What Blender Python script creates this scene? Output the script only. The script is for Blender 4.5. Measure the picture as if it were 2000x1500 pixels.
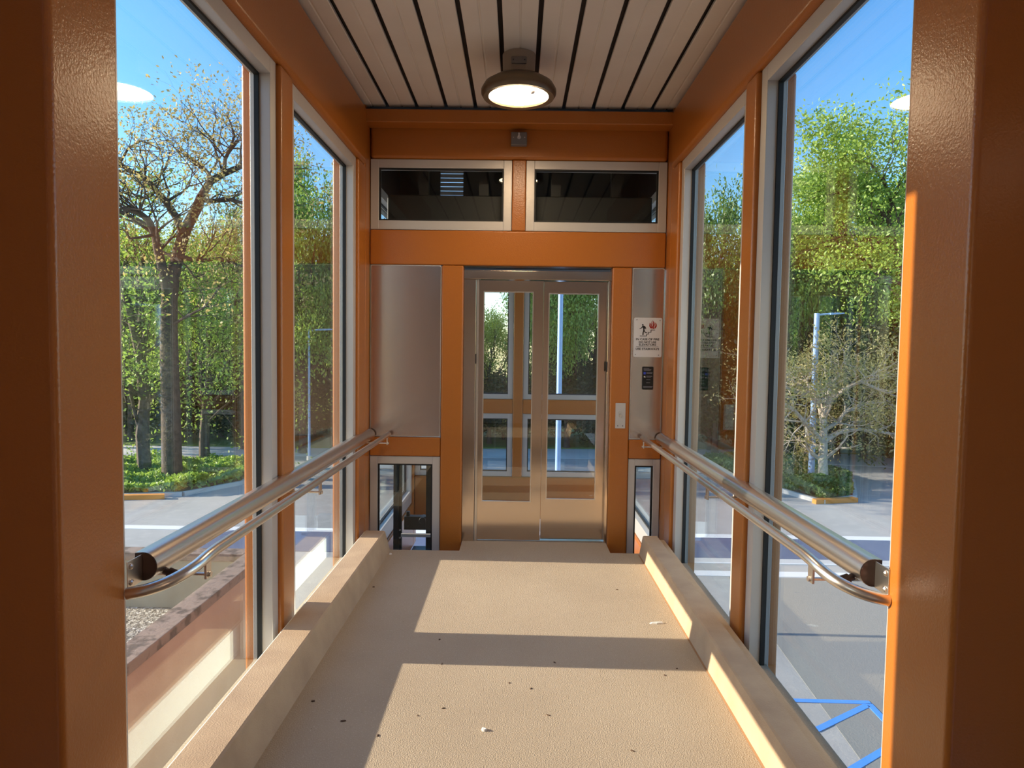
import bpy, bmesh, math, random
import numpy as np
from mathutils import Vector, Matrix
random.seed(7)
S = bpy.context.scene
for o in list(bpy.data.objects): bpy.data.objects.remove(o)
COL = S.collection
# ---------------------------------------------------------------- camera, sky, sun, exposure
CAMZ = 1.58
F = 1330.0
yc = Vector((11, 70, F)).normalized()
dn = Vector((-338, -24850, F)); dn = (dn - dn.dot(yc) * yc).normalized()
zc = -dn
xc = yc.cross(zc); xc = xc if xc.x > 0 else -xc
# rows: world axes written in (right, up, forward) camera coordinates
Rw = Matrix(((xc.x, xc.y, xc.z), (yc.x, yc.y, yc.z), (zc.x, zc.y, zc.z)))
right, up, fwd = Rw.col[0], Rw.col[1], Rw.col[2]
cam = bpy.data.cameras.new('camera'); camo = bpy.data.objects.new('camera', cam); COL.objects.link(camo)
mw = Matrix.Identity(4)
for i in range(3):
    mw[i][0] = right[i]; mw[i][1] = up[i]; mw[i][2] = -fwd[i]
mw[2][3] = CAMZ
camo.matrix_world = mw
cam.sensor_fit = 'HORIZONTAL'; cam.sensor_width = 36; cam.lens = 36 * F / 2000
cam.clip_start = 0.05; cam.clip_end = 500
S.camera = camo

SUN_DIR = Vector((1, -0.02, -0.336)).normalized()      # direction the light travels
w = bpy.data.worlds.new('sky'); S.world = w; w.use_nodes = True
nt = w.node_tree; nt.nodes.clear()
sky = nt.nodes.new('ShaderNodeTexSky'); sky.sky_type = 'NISHITA'; sky.sun_disc = False
sky.sun_elevation = math.radians(36); sky.sun_rotation = math.radians(-91)
sky.air_density = 1.0; sky.dust_density = 0.3; sky.ozone_density = 1.2; sky.altitude = 100
hs = nt.nodes.new('ShaderNodeHueSaturation'); hs.inputs['Saturation'].default_value = 1.35
bg = nt.nodes.new('ShaderNodeBackground'); bg.inputs['Strength'].default_value = 0.26
wo = nt.nodes.new('ShaderNodeOutputWorld')
nt.links.new(sky.outputs[0], hs.inputs['Color']); nt.links.new(hs.outputs[0], bg.inputs[0]); nt.links.new(bg.outputs[0], wo.inputs[0])
sl = bpy.data.lights.new('sun', 'SUN'); sl.energy = 8.6; sl.angle = math.radians(0.6); sl.color = (1.0, 0.87, 0.70)
so = bpy.data.objects.new('sun', sl); COL.objects.link(so); so.location = (-30, 0, 20)
so.rotation_euler = SUN_DIR.to_track_quat('-Z', 'Y').to_euler()
S.view_settings.view_transform = 'Standard'; S.view_settings.look = 'None'
S.view_settings.gamma = 1; S.view_settings.use_curve_mapping = False
S.view_settings.exposure = 0.42

# ---------------------------------------------------------------- materials
def lin(c):
    return tuple((x / 255 / 12.92 if x / 255 <= 0.04045 else ((x / 255 + 0.055) / 1.055) ** 2.4) for x in c) + (1,)
MATS = {}
def mat(name, rgb, rough=0.5, metal=0.0, spec=0.5, bump=None, vary=None, coat=0.0, stretch=None, emit=None):
    """bump=(scale, strength, distance); vary=(scale, rgb2, amount) mixes a second colour by noise."""
    m = bpy.data.materials.new(name); m.use_nodes = True
    n = m.node_tree; b = n.nodes['Principled BSDF']
    b.inputs['Base Color'].default_value = lin(rgb); b.inputs['Roughness'].default_value = rough
    b.inputs['Metallic'].default_value = metal; b.inputs['Specular IOR Level'].default_value = spec
    b.inputs['Coat Weight'].default_value = coat; b.inputs['Coat Roughness'].default_value = 0.2
    if emit:
        b.inputs['Emission Color'].default_value = lin(emit[0]); b.inputs['Emission Strength'].default_value = emit[1]
    tc = n.nodes.new('ShaderNodeTexCoord'); src = tc.outputs['Object']
    if stretch:
        mp = n.nodes.new('ShaderNodeMapping'); mp.inputs['Scale'].default_value = stretch
        n.links.new(src, mp.inputs[0]); src = mp.outputs[0]
    if vary:
        sets = vary if isinstance(vary, list) else [vary]
        last = None
        for sc, c2, am, lo, hi in sets:
            t = n.nodes.new('ShaderNodeTexNoise'); t.inputs['Scale'].default_value = sc; t.inputs['Detail'].default_value = 5
            n.links.new(src, t.inputs['Vector'])
            mr = n.nodes.new('ShaderNodeMapRange'); mr.inputs[1].default_value = lo; mr.inputs[2].default_value = hi; mr.inputs[4].default_value = am
            n.links.new(t.outputs[0], mr.inputs[0])
            mx = n.nodes.new('ShaderNodeMix'); mx.data_type = 'RGBA'
            n.links.new(mr.outputs[0], mx.inputs[0])
            if last is None: mx.inputs[6].default_value = lin(rgb)
            else: n.links.new(last, mx.inputs[6])
            mx.inputs[7].default_value = lin(c2); last = mx.outputs[2]
        n.links.new(last, b.inputs['Base Color'])
    if bump:
        t = n.nodes.new('ShaderNodeTexNoise'); t.inputs['Scale'].default_value = bump[0]; t.inputs['Detail'].default_value = 4
        n.links.new(src, t.inputs['Vector'])
        bp = n.nodes.new('ShaderNodeBump'); bp.inputs['Strength'].default_value = bump[1]; bp.inputs['Distance'].default_value = bump[2]
        n.links.new(t.outputs[0], bp.inputs['Height']); n.links.new(bp.outputs[0], b.inputs['Normal'])
        if coat: n.links.new(bp.outputs[0], b.inputs['Coat Normal'])
    MATS[name] = m
    return m
orange = mat('orange_paint', (170, 98, 33), 0.32, spec=0.35, bump=(130, 0.55, 0.002), coat=0.35)
alu = mat('aluminium_frame', (190, 182, 176), 0.38, metal=0.25, bump=(60, 0.05, 0.001))
gasket = mat('black_gasket', (14, 14, 15), 0.6)
steel = mat('brushed_steel', (206, 190, 174), 0.15, metal=1.0, stretch=(1.5, 1.5, 90), bump=(3, 0.04, 0.001))
steel_panel = mat('brushed_steel_panel', (208, 194, 186), 0.2, metal=1.0, stretch=(1.5, 1.5, 60), bump=(2, 0.04, 0.001))
rail_steel = mat('rail_steel', (222, 214, 204), 0.30, metal=1.0, stretch=(30, 1, 30), bump=(4, 0.03, 0.001))
dark_steel = mat('dark_steel', (84, 70, 66), 0.35, metal=1.0)
floor_m = mat('coated_floor', (176, 157, 132), 0.8, bump=(170, 0.7, 0.006),
              vary=[(1.3, (164, 145, 121), 0.8, 0.35, 0.7), (150, (210, 194, 172), 0.5, 0.58, 0.70), (45, (124, 106, 88), 0.7, 0.70, 0.76)])  # broad tone, pale flecks painted as sun glints on the grain, dark spots
curb_m = mat('curb_concrete', (188, 160, 128), 0.85, bump=(160, 0.5, 0.004), vary=(5, (168, 140, 112), 0.8, 0.35, 0.7))
pale_m = mat('pale_flashing', (240, 242, 232), 0.5)
rust_m = mat('rust_stain', (150, 112, 76), 0.9)
plank_m = mat('ceiling_plank', (228, 216, 200), 0.42, metal=0.1, bump=(9, 0.08, 0.004), vary=(3, (216, 203, 187), 0.6, 0.35, 0.7))
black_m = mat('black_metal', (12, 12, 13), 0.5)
groove_m = mat('dark_groove', (40, 30, 26), 0.8)
white_m = mat('white_sign', (206, 204, 206), 0.35)
ink_m = mat('black_ink', (25, 22, 24), 0.5)
red_m = mat('red_ink', (150, 34, 24), 0.5)
blue_ink = mat('blue_ink', (50, 70, 190), 0.5)
grey_ink = mat('grey_ink', (120, 120, 130), 0.5)
greybox = mat('grey_box', (112, 106, 102), 0.5)
lamp_rim = mat('lamp_rim', (120, 104, 84), 0.35, metal=0.7)
fill_lens = mat('fill_lamp_lens', (255, 240, 215), 0.4, emit=((255, 232, 200), 5))  # glowing lens of the added fill lamp behind the viewer
canopy_m = mat('canopy_paint', (150, 134, 116), 0.5)
lens_m = mat('lamp_lens', (255, 240, 215), 0.4, emit=((255, 226, 185), 48))
asphalt = mat('asphalt', (176, 174, 170), 0.92, bump=(25, 0.5, 0.01), vary=[(0.25, (156, 154, 150), 1, 0.35, 0.7), (3.0, (190, 187, 180), 0.6, 0.5, 0.8)])
patch_m = mat('asphalt_darker', (136, 135, 130), 0.9, bump=(40, 0.5, 0.01))  # darker even tone for the strip right of the walkway
road_m = mat('concrete_road', (205, 203, 198), 0.9, vary=(0.5, (190, 188, 184), 1, 0.4, 0.7))
grass_m = mat('lawn', (96, 122, 50), 0.9, bump=(30, 1, 0.05), vary=(1.5, (120, 130, 60), 1, 0.35, 0.7))
soil_m = mat('soil', (86, 70, 52), 0.95, vary=(2, (70, 74, 40), 1, 0.4, 0.7))
blue_band = mat('blue_court_paint', (92, 102, 128), 0.8, vary=(4, (100, 110, 134), 1, 0.4, 0.7))
white_line = mat('white_line_paint', (226, 226, 224), 0.8)
blue_line = mat('blue_line_paint', (74, 150, 235), 0.7)
gravel_m = mat('gravel', (168, 160, 146), 0.95, bump=(30, 1.0, 0.06), vary=[(28, (100, 92, 82), 1, 0.45, 0.6), (22, (214, 208, 196), 1, 0.56, 0.66)])
para_cap = mat('parapet_cap', (140, 120, 106), 0.9, bump=(30, 0.5, 0.01), vary=(9, (84, 70, 60), 0.9, 0.5, 0.62))
para_wall = mat('parapet_stucco', (196, 168, 146), 0.9, bump=(60, 0.3, 0.006), vary=(1.2, (178, 146, 124), 1, 0.4, 0.7))
para_in = mat('parapet_inner', (150, 146, 128), 0.9, vary=(3, (136, 130, 112), 1, 0.4, 0.7))
orange_curb = mat('orange_curb_paint', (214, 140, 60), 0.8)
bark = mat('bark', (92, 78, 66), 0.95, bump=(18, 0.8, 0.03), vary=(6, (66, 56, 48), 1, 0.4, 0.7))
bark_pale = mat('bark_pale', (196, 184, 168), 0.95, bump=(18, 0.6, 0.02), vary=(6, (160, 148, 134), 1, 0.4, 0.7))
pole_m = mat('pole_paint', (150, 182, 226), 0.4, metal=0.2)
wood_m = mat('weathered_wood', (190, 160, 118), 0.8, stretch=(1, 8, 1), bump=(8, 0.3, 0.01))
wall_in = mat('corridor_wall', (185, 165, 150), 0.8)
vinyl = mat('bright_wall', (215, 205, 196), 0.8)

def leaf_mat(name, c1, c2, c3):
    m = bpy.data.materials.new(name); m.use_nodes = True; n = m.node_tree; n.nodes.clear()
    out = n.nodes.new('ShaderNodeOutputMaterial')
    g = n.nodes.new('ShaderNodeNewGeometry')
    ra = n.nodes.new('ShaderNodeValToRGB')
    e = ra.color_ramp.elements; e[0].color = lin(c1); e[1].color = lin(c3); k = e.new(0.5); k.color = lin(c2)
    tn = n.nodes.new('ShaderNodeTexNoise'); tn.inputs['Scale'].default_value = 0.6
    n.links.new(g.outputs['Position'], tn.inputs['Vector'])
    ad = n.nodes.new('ShaderNodeMath'); ad.operation = 'MULTIPLY_ADD'; ad.inputs[1].default_value = 0.5
    n.links.new(g.outputs['Random Per Island'], ad.inputs[0])
    mu = n.nodes.new('ShaderNodeMath'); mu.operation = 'MULTIPLY'; mu.inputs[1].default_value = 0.6
    n.links.new(tn.outputs[0], mu.inputs[0]); n.links.new(mu.outputs[0], ad.inputs[2])
    n.links.new(ad.outputs[0], ra.inputs[0])
    d = n.nodes.new('ShaderNodeBsdfDiffuse'); t = n.nodes.new('ShaderNodeBsdfTranslucent')
    gl = n.nodes.new('ShaderNodeBsdfGlossy'); gl.inputs['Roughness'].default_value = 0.45
    n.links.new(ra.outputs[0], d.inputs[0]); n.links.new(ra.outputs[0], t.inputs[0])
    mx = n.nodes.new('ShaderNodeMixShader'); mx.inputs[0].default_value = 0.5
    n.links.new(d.outputs[0], mx.inputs[1]); n.links.new(t.outputs[0], mx.inputs[2])
    m2 = n.nodes.new('ShaderNodeMixShader'); m2.inputs[0].default_value = 0.05
    n.links.new(mx.outputs[0], m2.inputs[1]); n.links.new(gl.outputs[0], m2.inputs[2])
    n.links.new(m2.outputs[0], out.inputs[0])
    return m
leaf_green = leaf_mat('leaf_green', (92, 122, 48), (150, 180, 74), (196, 216, 104))
leaf_dark = leaf_mat('leaf_dark', (56, 82, 38), (100, 132, 56), (146, 172, 80))
leaf_yellow = leaf_mat('leaf_yellow', (130, 146, 50), (184, 198, 74), (216, 220, 112))
leaf_tan = leaf_mat('leaf_tan', (140, 124, 66), (186, 166, 100), (214, 196, 132))
leaf_deep = leaf_mat('leaf_deep', (34, 48, 24), (56, 76, 36), (88, 110, 52))  # shade at the foot of the wood put into a darker leaf colour
leaf_pale = leaf_mat('leaf_pale', (128, 124, 70), (172, 164, 98), (206, 194, 134))  # sunlit look of the small spreading tree put into paler leaves
leaf_olive = leaf_mat('leaf_olive', (120, 116, 66), (166, 158, 92), (200, 188, 116))

def glass_mat(name, f0=0.045, tint=(0.972, 0.985, 0.980), gloss=1.0):
    m = bpy.data.materials.new(name); m.use_nodes = True; n = m.node_tree; n.nodes.clear()
    out = n.nodes.new('ShaderNodeOutputMaterial')
    g = n.nodes.new('ShaderNodeNewGeometry')
    dp = n.nodes.new('ShaderNodeVectorMath'); dp.operation = 'DOT_PRODUCT'
    n.links.new(g.outputs['Incoming'], dp.inputs[0]); n.links.new(g.outputs['Normal'], dp.inputs[1])
    def M(op, a, b=None):
        x = n.nodes.new('ShaderNodeMath'); x.operation = op
        for i, v in enumerate((a, b)):
            if v is None: continue
            if isinstance(v, (int, float)): x.inputs[i].default_value = v
            else: n.links.new(v, x.inputs[i])
        return x.outputs[0]
    c = M('ABSOLUTE', dp.outputs['Value'])
    p = M('POWER', M('SUBTRACT', 1.0, c), 5.0)
    fr = M('ADD', M('MULTIPLY', p, 1 - f0), f0)
    R = M('DIVIDE', M('MULTIPLY', fr, 2.0), M('ADD', fr, 1.0))
    tr = n.nodes.new('ShaderNodeBsdfTransparent'); tr.inputs[0].default_value = tint + (1,)
    gl = n.nodes.new('ShaderNodeBsdfGlossy'); gl.inputs['Roughness'].default_value = 0.0
    gl.inputs[0].default_value = (0.93, 1.0, 0.97, 1)
    mx = n.nodes.new('ShaderNodeMixShader')
    R = M('MULTIPLY', R, gloss)
    n.links.new(R, mx.inputs[0]); n.links.new(tr.outputs[0], mx.inputs[1]); n.links.new(gl.outputs[0], mx.inputs[2])
    n.links.new(mx.outputs[0], out.inputs[0])
    return m
glass = glass_mat('window_glass', 0.035, gloss=0.65)
glass_dark = glass_mat('transom_glass', 0.02, gloss=0.4)
glass_door = glass_mat('door_glass', 0.03, (0.96, 0.98, 0.99))

# ---------------------------------------------------------------- mesh helpers
class MB:
    def __init__(s): s.v = []; s.f = []; s.mi = []
    def add(s, vs, fs, mi=0):
        b = len(s.v); s.v += [tuple(v) for v in vs]; s.f += [tuple(b + i for i in f) for f in fs]; s.mi += [mi] * len(fs)
    def box(s, x0, x1, y0, y1, z0, z1, mi=0):
        if x0 > x1: x0, x1 = x1, x0
        if y0 > y1: y0, y1 = y1, y0
        s.add([(x0, y0, z0), (x1, y0, z0), (x1, y1, z0), (x0, y1, z0), (x0, y0, z1), (x1, y0, z1), (x1, y1, z1), (x0, y1, z1)],
              [(0, 3, 2, 1), (4, 5, 6, 7), (0, 1, 5, 4), (1, 2, 6, 5), (2, 3, 7, 6), (3, 0, 4, 7)], mi); return s
    def tube(s, pts, r, seg=12, caps=True, mi=0):
        pts = [Vector(p) for p in pts]; n = len(pts); rr = r if isinstance(r, (list, tuple)) else [r] * n
        vs = []; fs = []; prev = None
        for i, p in enumerate(pts):
            t = (pts[min(i + 1, n - 1)] - pts[max(i - 1, 0)]).normalized()
            if prev is None:
                a = Vector((0, 0, 1)) if abs(t.z) < 0.9 else Vector((1, 0, 0)); u = t.cross(a).normalized()
            else: u = (prev - prev.dot(t) * t).normalized()
            prev = u; q = t.cross(u)
            for k in range(seg):
                an = 2 * math.pi * k / seg
                vs.append(p + rr[i] * (math.cos(an) * u + math.sin(an) * q))
        for i in range(n - 1):
            for k in range(seg):
                k2 = (k + 1) % seg
                fs.append((i * seg + k, i * seg + k2, (i + 1) * seg + k2, (i + 1) * seg + k))
        if caps: fs.append(tuple(reversed(range(seg)))); fs.append(tuple((n - 1) * seg + k for k in range(seg)))
        s.add(vs, fs, mi); return s
    def prism(s, prof, axis, a0, a1, mi=0):
        """prof: 2D points; axis 'y' -> (x,z), 'x' -> (y,z), 'z' -> (x,y)"""
        def P(p, a): return {'y': (p[0], a, p[1]), 'x': (a, p[0], p[1]), 'z': (p[0], p[1], a)}[axis]
        n = len(prof)
        vs = [P(p, a0) for p in prof] + [P(p, a1) for p in prof]
        fs = [tuple(range(n)), tuple(reversed(range(n, 2 * n)))] + [(i, i + n, (i + 1) % n + n, (i + 1) % n) for i in range(n)]
        s.add(vs, fs, mi); return s
    def lathe(s, prof, cx, cy, seg=48, mi=0):
        vs = []; fs = []; n = len(prof)
        for k in range(seg):
            a = 2 * math.pi * k / seg
            for r, z in prof: vs.append((cx + r * math.cos(a), cy + r * math.sin(a), z))
        for k in range(seg):
            for i in range(n - 1):
                a = k * n + i; b = ((k + 1) % seg) * n + i
                fs.append((a, b, b + 1, a + 1))
        s.add(vs, fs, mi); return s
    def build(s, name, mats, parent=None, smooth=False, bevel=0, origin=None, fix=True):
        me = bpy.data.meshes.new(name)
        org = Vector(origin) if origin is not None else Vector((0, 0, 0))
        me.from_pydata([tuple(Vector(v) - org) for v in s.v], [], s.f)
        ml = mats if isinstance(mats, list) else [mats]
        for m in ml: me.materials.append(m)
        for p, i in zip(me.polygons, s.mi): p.material_index = i
        if fix:
            bm = bmesh.new(); bm.from_mesh(me); bmesh.ops.recalc_face_normals(bm, faces=bm.faces); bm.to_mesh(me); bm.free()
        if smooth:
            for p in me.polygons: p.use_smooth = True
            me.set_sharp_from_angle(angle=math.radians(40))
        o = bpy.data.objects.new(name, me); COL.objects.link(o)
        if parent is not None:
            o.parent = parent; q = parent; wl = Vector((0, 0, 0))
            while q is not None: wl += q.location; q = q.parent
            o.location = org - wl
        else: o.location = org
        if bevel:
            md = o.modifiers.new('bevel', 'BEVEL'); md.width = bevel; md.segments = 4; md.limit_method = 'ANGLE'
            for p in me.polygons: p.use_smooth = True
            wn = o.modifiers.new('wn', 'WEIGHTED_NORMAL'); wn.keep_sharp = False
        return o
def tag(o, label=None, cat=None, group=None, kind=None):
    if label: o['label'] = label
    if cat: o['category'] = cat
    if group: o['group'] = group
    if kind: o['kind'] = kind
    return o
def empty(name, loc, label=None, cat=None, group=None, kind=None):
    o = bpy.data.objects.new(name, None); COL.objects.link(o); o.location = loc; o.empty_display_size = 0.1
    return tag(o, label, cat, group, kind)
def part(mb, name, m, parent, **k): return mb.build(name, m, parent, **k)

# ---------------------------------------------------------------- dimensions
D = 5.46                       # face of the end wall
XL, XR = -1.187, 1.166         # inner faces of the steel posts
GL, GR = -1.29, 1.27           # glass planes
ZC = 3.43                      # ceiling
G = -3.70                      # ground outside
# ---------------------------------------------------------------- floor, curbs, ceiling
m = MB()
m.prism([(-1.30, -3.2), (1.28, -3.2), (1.28, 5.22), (0.742, 5.22), (0.742, 5.50), (-0.432, 5.50), (-0.432, 5.22), (-1.30, 5.22)], 'z', -0.16, 0.0)
tag(m.build('floor', floor_m), 'beige textured concrete walkway floor with sunlit patches', 'floor', kind='structure')
c = MB(); c.prism([(-0.965, 0), (-1.005, 0.150), (-1.015, 0.156), (-1.155, 0.156), (-1.16, 0.150), (-1.16, 0)], 'y', 2.5 - 4.5, 5.19)
o = c.build('concrete_curb', curb_m); tag(o, 'sandy concrete curb along the left windows with a sunlit top', 'curb', 'concrete curbs')
c = MB(); c.box(-1.166, -1.161, -2, 5.19, 0.001, 0.147)
part(c, 'flashing', pale_m, o); tag(bpy.context.scene.objects['flashing'], 'white metal flashing on the window side')
c = MB(); c.prism([(0.960, 0), (0.985, 0.143), (0.995, 0.148), (1.095, 0.148), (1.10, 0.14), (1.10, 0)], 'y', -2, 5.19)
o = c.build('concrete_curb', curb_m); tag(o, 'sandy concrete curb along the right windows with a sunlit inner face', 'curb', 'concrete curbs')
c = MB(); c.box(1.101, 1.150, -2, 5.19, 0.001, 0.118)
part(c, 'ledge', curb_m, o)
c = MB(); c.prism([(0.952, 0.0005), (0.961, 0.004), (0.9612, 0.0005)], 'y', 0.5, 5.18)
part(c, 'rust_line', rust_m, o)
# ceiling planks with dark open joints
m = MB()
xs = [-1.258 + 0.2268 * k for k in range(12)]
for a, b in zip(xs[:-1], xs[1:]):
    a += 0.014; b -= 0.014; h = (a + b) / 2
    for p, q in ((a, h - 0.004), (h + 0.004, b)):
        m.prism([(p, ZC + 0.02), (p, ZC + 0.003), (p + 0.004, ZC), (q - 0.004, ZC), (q, ZC + 0.003), (q, ZC + 0.02)], 'y', -3.0, 5.36, 0)
    m.box(h - 0.0045, h + 0.0045, -3.0, 5.36, ZC + 0.005, ZC + 0.015, 0)
m.box(-1.7, 1.7, -3.2, 5.7, ZC + 0.06, ZC + 0.2, 1)
for x in xs: m.box(x - 0.014, x + 0.014, -3.0, 5.36, ZC + 0.03, ZC + 0.06, 1)
tag(m.build('ceiling', [plank_m, groove_m]), 'grey beige metal plank ceiling with dark open joints', 'ceiling', kind='structure')
for nm, s in (('trim_1', -1), ('trim_2', 1)):
    x = xs[0] - 0.004 if s < 0 else xs[-1] + 0.004
    m = MB(); m.box(x, x + s * 0.022, -3.0, 5.36, ZC - 0.018, ZC + 0.05)
    tag(m.build(nm, alu), 'pale metal angle along the %s edge of the plank ceiling' % ('left' if s < 0 else 'right'), 'trim', kind='structure')

# ---------------------------------------------------------------- steel frame of the walkway
def steel_box(name, x0, x1, y0, y1, z0, z1, label, cat, group=None, bev=0.018):
    cx, cy = (x0 + x1) / 2, (y0 + y1) / 2
    m = MB(); m.box(x0, x1, y0, y1, z0, z1)
    o = m.build(name, orange, origin=(cx, cy, z0), bevel=bev)
    return tag(o, label, cat, group)
PB = -0.45
WT = 2.966
steel_box('steel_column', XL - 0.30, XL, 1.741, 2.042, PB, ZC, 'wide orange steel column nearest on the left, cut by the frame edge', 'column', 'orange steel columns')
steel_box('steel_column', XR, XR + 0.30, 1.784, 2.106, PB, ZC, 'wide orange steel column nearest on the right with a sunlit edge', 'column', 'orange steel columns')
steel_box('steel_post', XL - 0.2, XL, 3.425, 3.615, PB, WT, 'orange post between the two left windows', 'post', 'orange window posts')
steel_box('steel_post', XR, XR + 0.2, 3.455, 3.625, PB, WT, 'orange post between the two right windows, one edge sunlit', 'post', 'orange window posts')
steel_box('steel_post', XL - 0.2, XL, 5.09, 5.31, PB, WT, 'orange post at the far end of the left windows', 'post', 'orange window posts')
steel_box('steel_post', XR, XR + 0.2, 5.09, 5.31, PB, WT, 'orange post at the far end of the right windows', 'post', 'orange window posts')
steel_box('steel_post', XL - 0.2, XL - 0.004, 5.312, 5.62, PB, ZC + .05, 'orange corner post where the left windows meet the elevator wall', 'post', 'orange corner posts')
steel_box('steel_post', XR + 0.004, XR + 0.2, 5.312, 5.62, PB, ZC + .05, 'orange corner post where the right windows meet the elevator wall', 'post', 'orange corner posts')
steel_box('steel_beam', XL - 0.2, XL + 0.01, 2.044, 5.31, WT + 0.001, ZC - 0.02, 'orange beam above the left windows', 'beam', 'orange side beams', 0.035)
steel_box('steel_beam', XR - 0.01, XR + 0.2, 2.108, 5.31, WT + 0.001, ZC - 0.02, 'orange beam above the right windows', 'beam', 'orange side beams', 0.035)
steel_box('steel_beam', XL - 0.2, XL, 2.044, 5.31, -0.75, -0.24, 'orange edge beam below the left windows', 'beam', 'orange lower edge beams')
steel_box('steel_beam', XR, XR + 0.2, 2.108, 5.31, -0.75, -0.24, 'orange edge beam below the right windows', 'beam', 'orange lower edge beams')
# end wall
steel_box('steel_beam', XL - 0.01, XR + 0.01, 5.30, 5.459, 3.295, 3.395, 'orange projecting beam right under the ceiling planks', 'beam', bev=0.01)
steel_box('steel_beam', XL, XR, D, D + 0.16, 3.065, 3.42, 'orange beam carrying the grey switch box', 'beam', bev=0.03)
steel_box('steel_beam', XL, XR, D, D + 0.16, 2.233, 2.508, 'orange beam between the two high windows and the elevator door', 'beam', bev=0.012)
steel_box('steel_post', -0.061, 0.048, D, D + 0.16, 2.509, 3.064, 'short orange post between the two high windows', 'post', bev=0.01)
steel_box('steel_post', -0.614, -0.438, D - 0.004, D + 0.16, PB, 2.232, 'orange post left of the elevator door', 'post', bev=0.014)
steel_box('steel_post', 0.747, 0.905, D - 0.004, D + 0.16, PB, 2.232, 'orange post right of the elevator door carrying the key switch plate', 'post', bev=0.014)
steel_box('steel_beam', XL, -0.615, D + 0.004, D + 0.16, 0.695, 0.850, 'short orange beam under the large steel wall panel', 'beam', bev=0.01)
steel_box('steel_beam', 0.906, XR, D + 0.004, D + 0.16, 0.700, 0.855, 'short orange beam under the narrow steel call panel', 'beam', bev=0.01)
# solid walls behind the camera
m = MB(); m.box(-1.95, -1.80, -3.2, -2.4, -0.2, ZC); m.box(-1.95, -1.80, -0.9, 1.6, -0.2, ZC); m.box(-1.95, -1.80, -2.4, -0.9, 2.3, ZC); m.box(-1.95, -1.80, -2.4, -0.9, -0.2, 0.3)
tag(m.build('wall_left', wall_in), 'wall of the landing behind the viewer, left side, with an opening', 'wall', kind='structure')
m = MB(); m.box(1.80, 1.95, -3.2, 1.6, -0.2, ZC)
tag(m.build('wall_right', wall_in), 'wall of the landing behind the viewer, right side', 'wall', kind='structure')
m = MB(); m.box(-1.95, 1.95, -3.35, -3.2, -0.2, ZC)
tag(m.build('wall_back', vinyl), 'wall of the landing behind the viewer', 'wall', kind='structure')
for s, nm in ((-1, 'trim_3'), (1, 'trim_4')):
    m = MB(); m.box(s * 1.489 if s < 0 else 1.467, s * 1.949, 1.60, 2.0, -0.2, ZC)
    tag(m.build(nm, wall_in), 'filler between the %s wide column and the landing wall' % ('left' if s < 0 else 'right'), 'trim', kind='structure')

# ---------------------------------------------------------------- windows
def window(name, axis, pos, a0, a1, z0, z1, fw, sgn, label, depth=0.10, face=0.0, gl=0.075, bot=None, pane=None, fw0=None):
    """axis 'x': plane x=pos (runs along y); axis 'y': plane y=pos. sgn: direction from room face outward."""
    bot = fw if bot is None else bot
    fw0 = fw0 or fw
    e = empty(name, ((pos, (a0 + a1) / 2, z0) if axis == 'x' else ((a0 + a1) / 2, pos, z0)), label, 'window', kind='structure')
    def bx(mb, u0, u1, w0, w1, d0, d1):
        p, q = pos + sgn * d0, pos + sgn * d1
        if axis == 'x': mb.box(p, q, u0, u1, w0, w1)
        else: mb.box(u0, u1, p, q, w0, w1)
    m = MB()
    bx(m, a0, a0 + fw0, z0, z1, 0, depth); bx(m, a1 - fw, a1, z0, z1, 0, depth)
    bx(m, a0 + fw0, a1 - fw, z1 - fw, z1, 0, depth); bx(m, a0 + fw0, a1 - fw, z0, z0 + bot, 0, depth)
    part(m, 'window_frame', alu, e, bevel=0.003)
    g = 0.012
    m = MB(); b0, b1, y0, y1 = a0 + fw0, a1 - fw, z0 + bot, z1 - fw; q = gl - 0.022
    bx(m, b0, b0 + g, y0, y1, q, gl); bx(m, b1 - g, b1, y0, y1, q, gl)
    bx(m, b0 + g, b1 - g, y1 - g, y1, q, gl); bx(m, b0 + g, b1 - g, y0, y0 + g, q, gl)
    part(m, 'gasket', gasket, e)
    m = MB(); bx(m, b0 + 0.001, b1 - 0.001, y0 + 0.001, y1 - 0.001, gl, gl + 0.008)
    part(m, 'pane', pane or glass, e)
    return e
XF, XG = XL - 0.024, XR + 0.024
WB = -0.235
window('window_1', 'x', XF, 2.044, 3.423, WB, WT, 0.078, -1, 'tall left window nearest the viewer', bot=0.15, fw0=0.034)
window('window_2', 'x', XF, 3.617, 5.088, WB, WT, 0.078, -1, 'tall left window nearest the elevator', bot=0.15)
window('window_3', 'x', XG, 2.108, 3.453, WB, WT, 0.078, 1, 'tall right window nearest the viewer', bot=0.15, fw0=0.034)
window('window_4', 'x', XG, 3.627, 5.088, WB, WT, 0.078, 1, 'tall right window nearest the elevator', bot=0.15)
window('window_5', 'y', D + 0.012, -1.185, -0.063, 2.511, 3.062, 0.066, 1, 'left high window above the elevator door', bot=0.072, gl=0.03, pane=glass_dark)
window('window_6', 'y', D + 0.012, 0.050, 1.164, 2.511, 3.062, 0.066, 1, 'right high window above the elevator door', bot=0.072, gl=0.03, pane=glass_dark)
window('window_7', 'y', D + 0.012, -1.185, -0.616, -0.42, 0.693, 0.062, 1, 'low window left of the elevator door', gl=0.03)
window('window_8', 'y', D + 0.012, 0.907, 1.164, -0.42, 0.698, 0.055, 1, 'narrow low window right of the elevator door', gl=0.03)

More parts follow.
